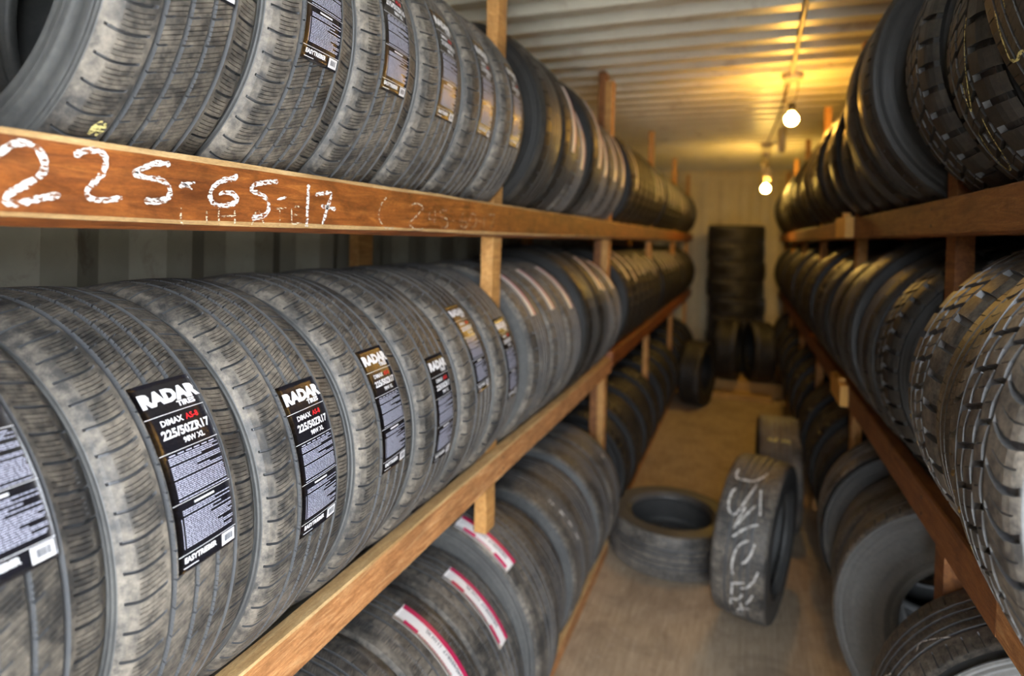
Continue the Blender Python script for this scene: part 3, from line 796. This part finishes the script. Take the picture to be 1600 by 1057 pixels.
# --- left rack, top row
upr = [(0.185, None, 'tyre cut by the left frame edge on the top left shelf'),
       (0.545, 31, 'large near tyre on the top left shelf above the chalked 225'),
       (0.757, 26, 'second full tyre on the top left shelf, long black label of fine print'),
       (0.965, 26.5, 'third full tyre on the top left shelf, label reading 215/55ZR16'),
       (1.172, 25, 'fourth full tyre on the top left shelf, creased shiny label'),
       (1.382, 25, 'fifth full tyre on the top left shelf, label glinting gold'),
       (1.590, 25.5, 'last labelled tyre before the first post on the top left shelf')]
for y, ph, lb in upr:
    t = T_AS.place((LC, y - 0.028, seat(T_AS, UP_TOP)), (jit(.008), 0, 0.085 + jit(.006)), lb, 'new tyres on the top left shelf')
    if ph is not None: tread_label(T_AS, t, ph, '215/55ZR16')
    if abs(y - 0.545) < .01:
        chalk_on(T_AS, t, [[(-0.070, -0.262), (-0.066, -0.240)], [(-0.062, -0.262), (-0.060, -0.242)]], 0.008, 'chalk_yellow', 'paint_mark')
def row(side, top, bays, T_new, shelf, start_i, stick=None, grp=None, half=HALF, special={}):
    """bays = list of (first y, count, pitch); far tyres are single meshes, near ones have parts"""
    i = start_i
    for bi, (y0, n, p) in enumerate(bays):
        for k in range(n):
            y = y0 + p * k
            T = T_new[(i * 7 + bi) % len(T_new)] if isinstance(T_new, (list, tuple)) else T_new
            far = y > 5.2
            if far: lb = 'dark blurred tyre packed at the far end of the %s' % shelf; g = 'far tyres of the %s' % shelf
            else: lb = 'dark tyre on the %s, %s beyond the %s' % (shelf, ORD[k], ('first post', 'second post', 'third post', 'fourth post')[bi]); g = grp
            x = LC if side == 'L' else RC
            if T is T_FAR and y > 3.4: T = T_FAR_SHADED  # beyond the second post a darker rubber stands in for the light falloff
            T = special.get(i, T)
            hx = half
            z = (top(y) if callable(top) else top) + math.sqrt(T.R ** 2 - hx ** 2)
            rz = (0.035 if side == 'L' else math.pi - 0.03) + jit(.009)
            t = T.place((x, y, z), (jit(.004), 0, rz), lb, g, parts=(y < 3.4))
            if stick and stick(T, t, i, y) and not far: t['label'] = t['label'].replace('dark tyre', 'white stickered tyre')
            i += 1
def stick_mid(T, t, i, y):
    if i in (3,): return
    if y > 6.6 and i % 3: return
    return white_sticker(T, t, 55 + jr.uniform(-5, 9), 25 + jr.uniform(-4, 4), -0.005 + jr.uniform(-.01, .01), 0.040, False)
def stick_up(T, t, i, y):
    if i in (0, 8, 9, 10): return
    if y > 6.6 and i % 3: return
    return white_sticker(T, t, 34 + jr.uniform(-5, 6), -8 + jr.uniform(-5, 5), 0.0 + jr.uniform(-.01, .01), 0.042, False)
T_DK = Tyre('dark_wide', R=0.350, W=0.206, tw=0.160, rho=0.044, wrap=0.8, ribs=plain_ribs(), npitch=50, fill=1, gd=0.007, used=True, nside=96)
LB = [(1.882, 7, 0.213), (3.545, 7, 0.211), (5.16, 7, 0.216), (6.86, 7, 0.212)]
lo_l = lambda y: LO_TOP if y < 3.34 else LO_TOP + 0.03 * (8.6 - y) / 5.3
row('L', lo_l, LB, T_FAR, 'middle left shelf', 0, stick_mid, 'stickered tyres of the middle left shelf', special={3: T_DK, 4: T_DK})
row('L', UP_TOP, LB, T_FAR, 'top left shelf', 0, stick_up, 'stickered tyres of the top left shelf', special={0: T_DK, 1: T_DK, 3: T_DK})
# --- left rack, bottom row on the floor rails
FT = 0.09; FH = 0.213
T_SERB = Tyre('serrated_tall', R=0.400, W=0.222, tw=0.186, rim=0.229, rho=0.034, wrap=0.85, ribs=serrated(), npitch=64, fill=3)
bl = [(1.112, T_SER, 0, 'comb shouldered tyre partly cut by the bottom frame edge under the left rack', None),
      (1.343, T_SER, 0, 'bottom left tyre with white and crimson sticker cut by the bottom frame edge', (73, 28, 0.022)),
      (1.573, T_SER, 0, 'bottom left tyre with a whole white and crimson sticker', (69, 29, 0.018)),
      (1.800, T_SERB, 0, 'bottom left tyre with white and crimson sticker right under the first post', (75, 44, -0.078))]
for y, T, rz, lb, stk in bl:
    t = T.place((LC + 0.008, y, FT + math.sqrt(T.R ** 2 - FH ** 2)), (0, 0, rz), lb, 'new tyres of the bottom left row')
    if stk: white_sticker(T, t, stk[0], stk[1], stk[2], 0.060)
    if abs(y - 1.112) < .01: white_sticker(T, t, 60, 40, 0.03, 0.05, False)
used = [(2.085, T_HWN, 0.085, 'grey used tyre turned towards the aisle showing its hole, bottom left row'),
        (2.335, T_SERG, 0.05, 'worn bottom left tyre with pale chalk dashes, beyond the turned one'),
        (2.565, T_HWN, 0.04, 'used tyre in the middle of the bottom left row between the two posts'),
        (2.795, T_SERG, 0.03, 'broad worn tyre two places before the second post, bottom left row'),
        (3.040, T_SERG, 0.02, 'worn tyre with a pale spot right before the second post, bottom left row')]
for y, T, rz, lb in used:
    t = T.place((LC + 0.012, y, FT + math.sqrt(T.R ** 2 - FH ** 2)), (0, 0, rz), lb, 'used tyres of the bottom left row')
    if abs(y - 2.335) < .01: chalk_on(T, t, [[(-0.03 + .01 * k, 0.33 - .055 * k), (-0.026 + .01 * k, 0.30 - .055 * k)] for k in range(4)], 0.014, 'chalk_worn', 'chalk_mark')
    if abs(y - 3.040) < .01: chalk_on(T, t, [[(0.0, 0.26), (0.004, 0.24)]], 0.022, 'chalk_worn', 'chalk_mark')
row('L', FT, [(3.56, 0, 1), (3.57, 6, 0.228), (5.17, 6, 0.235), (6.87, 6, 0.235)], [T_FARB, T_FARU], 'bottom left row', 0, None, 'dark tyres of the bottom left row', FH)

# --- right rack, middle row
rtop = lambda y: 1.154 - max(0, min(y, 3.0) - 1.24) * 0.011 if y < 3.0 else 1.128 - (y - 3.0) * 0.005
def rt(T, y, top, lb, grp, ry=0.0, rx=0.0, rz=-0.03, dx=0.0, half=HALF, dz=0.0):
    return T.place((RC + dx, y, top + math.sqrt(T.R ** 2 - half ** 2) + dz), (rx, ry, math.pi + rz), lb, grp)
G = 'near used tyres of the middle right shelf'
rt(T_AT, 0.862, rtop(1), 'nearest right tyre with zigzag tread blocks and curved shoulder lugs', G, dx=-0.034)
rt(T_HWN, 1.158, rtop(1.25), 'narrow ribbed worn tyre between the zigzag one and the block tread one', G, dx=-0.012)
rt(T_BL, 1.385, rtop(1.5), 'tyre with big square shoulder blocks standing before the right post', G)
T_BM = Tyre('blocky_far', R=0.334, W=0.204, tw=0.164, rho=0.038, wrap=0.8, ribs=blocky(), npitch=44, fill=2, used=True, gd=0.008, nside=96)
rt(T_BM, 1.862, rtop(1.97), 'smooth sided tyre with notched tread edge just past the right post, middle shelf', G, dx=0.01)
RBAYS = [(3.17, 5, 0.232), (4.53, 5, 0.228), (5.83, 5, 0.228), (7.13, 5, 0.228)]
row('R', rtop, [(2.085, 4, 0.230)] + RBAYS, [T_FARU, T_FARB, T_FARU], 'middle right shelf', 0, None, 'dark tyres of the middle right shelf')
# --- right rack, top row
G = 'near used tyres of the top right shelf'
RT = 1.830
T_HA = Tyre('highway_tall', R=0.372, W=0.230, tw=0.172, rho=0.048, wrap=0.85, ribs=rib_highway(), npitch=70, fill=3, used=True)
rt(T_HW, 0.690, RT, 'nearest top right tyre cut by the frame corner', G)
t = rt(T_HA, 0.945, RT, 'smooth shouldered top right tyre with yellow chalk strokes', G)
chalk_on(T_HA, t, [[(0.035, -0.03), (0.02, -0.045), (0.0, -0.07), (-0.01, -0.10)], [(-0.045, -0.09), (-0.062, -0.16)], [(-0.062, -0.16), (-0.04, -0.165), (-0.02, -0.16), (0.0, -0.165), (0.005, -0.185)]], 0.005, 'chalk_yellow', 'chalk_mark')
t = rt(T_BM, 1.250, RT, 'top right tyre with shoulder lugs and long thin yellow chalk loop', G)
chalk_on(T_BM, t, [[(0.05, 0.02), (0.04, -0.05), (0.02, -0.11), (0.0, -0.13), (0.01, -0.08)], [(0.03, -0.15), (0.01, -0.22), (-0.02, -0.25), (-0.035, -0.235), (-0.02, -0.17)]], 0.0035, 'chalk_yellow', 'chalk_mark')
T_BS = Tyre('blocky_mid', R=0.362, W=0.208, tw=0.168, rho=0.034, wrap=0.8, ribs=blocky(), npitch=46, fill=2, used=True, gd=0.008, nside=96)
rt(T_BS, 1.500, RT, 'lugged top right tyre standing right before the upright post', G, dx=0.015)
rt(T_BIG, 1.865, RT, 'big smooth black tyre just past the upright post, top right shelf', G)
rt(T_BIG, 2.105, RT, 'second big smooth black tyre, silhouetted against the lit ceiling, top right shelf', G)
row('R', 1.828, [(2.345, 3, 0.232)] + RBAYS, [T_FARU, T_FARU, T_FARB], 'top right shelf', 0, None, 'dark tyres of the top right shelf')
# --- right rack, bottom row
G = 'near used tyres of the bottom right row'
RB = 0.33
T_B1 = Tyre('scuffed', R=0.372, W=0.240, tw=0.190, rho=0.050, wrap=0.75, ribs=rib_highway(), npitch=70, fill=2)
t = rt(T_B1, 1.520, RB, 'scuffed tyre with scratched tread at the bottom edge under the right rack', G, half=FH, dx=-0.005, rz=-0.05)
chalk_on(T_B1, t, [[(0.05, 0.32), (0.02, 0.26), (0.035, 0.24)], [(0.04, 0.15), (0.0, 0.10), (0.03, 0.02), (0.05, 0.06)], [(0.02, 0.16), (-0.02, 0.10), (-0.05, 0.02)], [(0.06, 0.12), (0.03, 0.04)]], 0.0032, 'chalk_worn', 'chalk_mark')
rt(T_B2, 2.020, RB, 'big smooth sided tyre showing its dark round hole, bottom right row', G, half=FH, rz=-0.27)
rt(T_SERG, 2.330, RB, 'tyre with a shiny sidewall ring behind the big smooth one, bottom right row', G, half=FH, rz=-0.20)
rt(T_B1, 2.640, RB, 'broad brown dusty tyre just before the second right post, bottom row', G, half=FH, rz=-0.10)
row('R', RB, [(3.0, 0, 1)] + RBAYS, [T_FARB, T_FARU], 'bottom right row', 0, None, 'dark tyres of the bottom right row', FH)

# ------------------------------------------------------------------ loose tyres in the aisle
T_FL = Tyre('floor_grey', R=0.335, W=0.225, tw=0.185, rho=0.030, wrap=0.85, ribs=rib_highway(), npitch=60, fill=2)
T_FL.place((-0.345, 3.43, 0.1145), (math.pi / 2, 0, 0.3), 'used tyre lying flat on the plywood floor of the aisle', None)
T_ST = Tyre('chalked', R=0.356, W=0.225, tw=0.188, rho=0.026, wrap=0.85, ribs=rib_highway(), npitch=60, fill=2)
def standing(T, x, y, yaw, lean, label):
    # axle along world X then turned by yaw; tread faces the camera
    o = T.place((0, 0, 0), (0, 0, 0), label, None)
    m = Matrix.Rotation(yaw, 4, 'Z') @ Matrix.Rotation(lean, 4, 'Y') @ Matrix.Rotation(-math.pi / 2, 4, 'Z')
    q = m.to_3x3(); ax = q @ Vector((0, 1, 0))
    low = T.R * math.sqrt(max(0, 1 - ax.z ** 2)) + abs(ax.z) * T.W * 0.40
    o.matrix_world = Matrix.Translation((x, y, low - 0.004)) @ m
    return o
t = standing(T_ST, 0.085, 3.03, -0.24, 0.05, 'upright tyre in the aisle, tread covered in white chalk writing')
ck = [[(-0.045, 0.30), (-0.03, 0.27), (0.00, 0.245), (0.04, 0.24), (0.072, 0.245), (0.074, 0.285)],
      [(-0.04, 0.22), (-0.062, 0.13)], [(-0.02, 0.235), (0.005, 0.17), (0.035, 0.115), (0.062, 0.12), (0.072, 0.15), (0.068, 0.185), (0.056, 0.20)],
      [(-0.062, 0.105), (-0.02, 0.085), (0.03, 0.045)], [(-0.035, 0.16), (0.02, 0.085)], [(0.0, 0.15), (0.03, 0.07)],
      [(-0.06, 0.045), (-0.05, 0.01), (-0.03, -0.02), (-0.015, -0.025)], [(-0.035, 0.05), (-0.005, 0.03), (0.012, 0.0), (0.018, -0.04), (0.012, -0.07)],
      [(-0.085, -0.035), (-0.07, -0.07), (-0.045, -0.10), (-0.02, -0.11)], [(-0.035, -0.085), (0.02, -0.105)],
      [(-0.07, -0.12), (-0.055, -0.15), (-0.04, -0.17)], [(-0.03, -0.13), (-0.01, -0.16), (0.018, -0.17), (0.022, -0.20)],
      [(-0.06, -0.19), (-0.02, -0.20), (0.0, -0.23)], [(-0.02, -0.17), (-0.025, -0.22)], [(0.012, -0.10), (0.016, -0.15)], [(-0.03, -0.24), (0.02, -0.26)]]
cw = chalk_on(T_ST, t, [[(-x, y * 1.3 + 0.06) for x, y in s_] for s_ in ck], 0.0075, 'chalk_worn')
t = standing(T_FL, 0.215, 3.98, 0.02, 0.0, 'plain upright tyre with yellow mark, standing behind the chalked one')
chalk_on(T_FL, t, [[(-0.07, 0.30), (-0.03, 0.29), (-0.02, 0.31)], [(0.0, 0.29), (0.03, 0.30), (0.05, 0.28)]], 0.018, 'chalk_yellow', 'paint_mark')
# stack at the back, on the low platform
mb = MB(); mb.box((-0.625, 7.22, 0.0), (0.42, 8.55, 0.16)); mb.box((-0.625, 7.00, 0.0), (0.30, 7.218, 0.055))
tag(mb.build('platform', M['carton']), 'low tan wooden platform across the far end of the aisle', 'platform')
mb = MB(); mb.box((-0.60, 7.26, 0.161), (-0.40, 7.50, 0.27)); mb.box((-0.615, 7.24, 0.269), (-0.385, 7.52, 0.31))
tag(mb.build('carton', M['carton']), 'small tan carton on the left end of the low platform', 'box')
for k in range(8):
    T_FARU.place((-0.105 + jit(.014), 7.98 + jit(.014), 0.16 + 0.11 + 0.2195 * k + .002), (math.pi / 2, 0, jit(3)), 'dark tyre lying flat in the tall stack at the back wall, ' + ('bottommost', 'seventh from its top', 'sixth from its top', 'fifth from its top', 'fourth from its top', 'third from its top', 'second from its top', 'topmost')[k], 'tyres of the back stack', parts=False)
for k, (x, y, z, rx, rz) in enumerate([(0.17, 7.30, 0.497, 0, -1.35), (-0.15, 7.29, 0.497, 0, -1.68)]):
    T_FARU.place((x, y, z), (rx, 0, rz), ('upright dark tyre leaning right of centre before the back stack', 'upright dark tyre left of centre before the back stack')[k], None, parts=False)
T_FARU.place((-0.44, 6.62, 0.335), (0.0, 0, 1.35), 'loose dark tyre poking out of the far left row', None, parts=False)

# ------------------------------------------------------------------ lamps and conduit
mb = MB(); mb.tube([(0.205, DOOR_Y + 0.05, CEIL - 0.014), (0.195, 1.2, CEIL - 0.014), (0.196, 2.66, CEIL - 0.015), (0.214, 3.72, CEIL - 0.016)], 0.0115)
tag(mb.build('cable_conduit', M['metal'], smooth=True), 'pale cable conduit running along the corrugated ceiling to the near lamp', 'conduit')
mb = MB(); mb.tube([(0.216, 3.86, CEIL - 0.012), (0.20, 5.2, CEIL - 0.012), (0.165, 6.38, CEIL - 0.012)], 0.006)
tag(mb.build('cable', M['wire'], smooth=True), 'thin brown cable between the near and the far ceiling lamp', 'cable')
def lamp(x, y, zb, label, far=False):
    r_ = empty('hanging_lamp', (x, y, CEIL), label, 'lamp', 'bare bulb ceiling lamps')
    def P(o): o.parent = r_; o.matrix_parent_inverse = Matrix.Translation(-r_.location); return o
    m_ = MB(); m_.lathe([(0.056, -0.001), (0.058, -0.016), (0.050, -0.036), (0.030, -0.044)], (x, y, CEIL), 20); P(m_.build('ceiling_rose', M['porcelain'], smooth=False))
    m_ = MB(); m_.tube([(x - 0.035, y, CEIL - 0.04), (x - 0.042, y, CEIL - 0.10), (x - 0.030, y, zb + 0.085), (x - 0.006, y, zb + 0.082)], 0.003); P(m_.build('wire', M['wire'], smooth=True))
    m_ = MB(); m_.tube([(x + 0.028, y, CEIL - 0.04), (x + 0.030, y, CEIL - 0.09), (x + 0.016, y, zb + 0.10), (x + 0.004, y, zb + 0.090)], 0.003); P(m_.build('wire', M['wire'], smooth=True))
    m_ = MB(); m_.lathe([(0.012, 0.090), (0.020, 0.082), (0.021, 0.045), (0.017, 0.036)], (x, y, zb), 18); P(m_.build('socket', M['porcelain'] if far else M['dark_plastic'], smooth=True))
    if far:
        for k, (dx, z) in enumerate(((0.0, CEIL - 0.10), (-0.012, CEIL - 0.19), (0.006, CEIL - 0.27), (0.012, CEIL - 0.32))):
            m_ = MB(); m_.lathe([(0.006, -0.038), (0.030, -0.03), (0.038, 0.0), (0.030, 0.03), (0.006, 0.038)], (x + dx, y - .01, z), 14); P(m_.build('cord_coil', M['porcelain'], smooth=True))
    pr = [(0.0145, 0.042), (0.016, 0.030)] + [(0.036 * math.sin(a), 0.036 * math.cos(a) - 0.004) for a in np.linspace(0.55, math.pi - 0.02, 14)]
    m_ = MB(); m_.lathe(pr, (x, y, zb), 28); b = P(m_.build('bulb', M['bulb_far' if far else 'bulb'], smooth=True)); b['label'] = 'lit warm round bulb'
lamp(0.222, 3.80, 2.435, 'near bare bulb lamp glowing warm under the corrugated ceiling')
lamp(0.164, 6.42, 2.255, 'far bare bulb lamp on a bundled cord before the back wall', True)
mb = MB(); x, y = 0.262, 5.62; mb.lathe([(0.030, 0.0), (0.034, -0.02), (0.028, -0.10), (0.034, -0.16), (0.022, -0.20)], (x, y, CEIL - 0.002), 16)
tag(mb.build('unlit_fitting', M['porcelain'], smooth=True), 'pale unlit fitting hanging from the ceiling between the two bulbs', 'lamp')
mb = MB(); mb.lathe([(0.002, -0.020), (0.012, -0.018), (0.015, -0.006), (0.015, 0.0)], (0, 0, 0), 14)
o = mb.build('round_cap', M['porcelain'], smooth=True); o.rotation_euler = (0, math.pi / 2, 0); o.location = (XR_W + 0.001, 3.24, 1.775)
tag(o, 'small pale round cap on the right wall below the upper rail', 'cap')
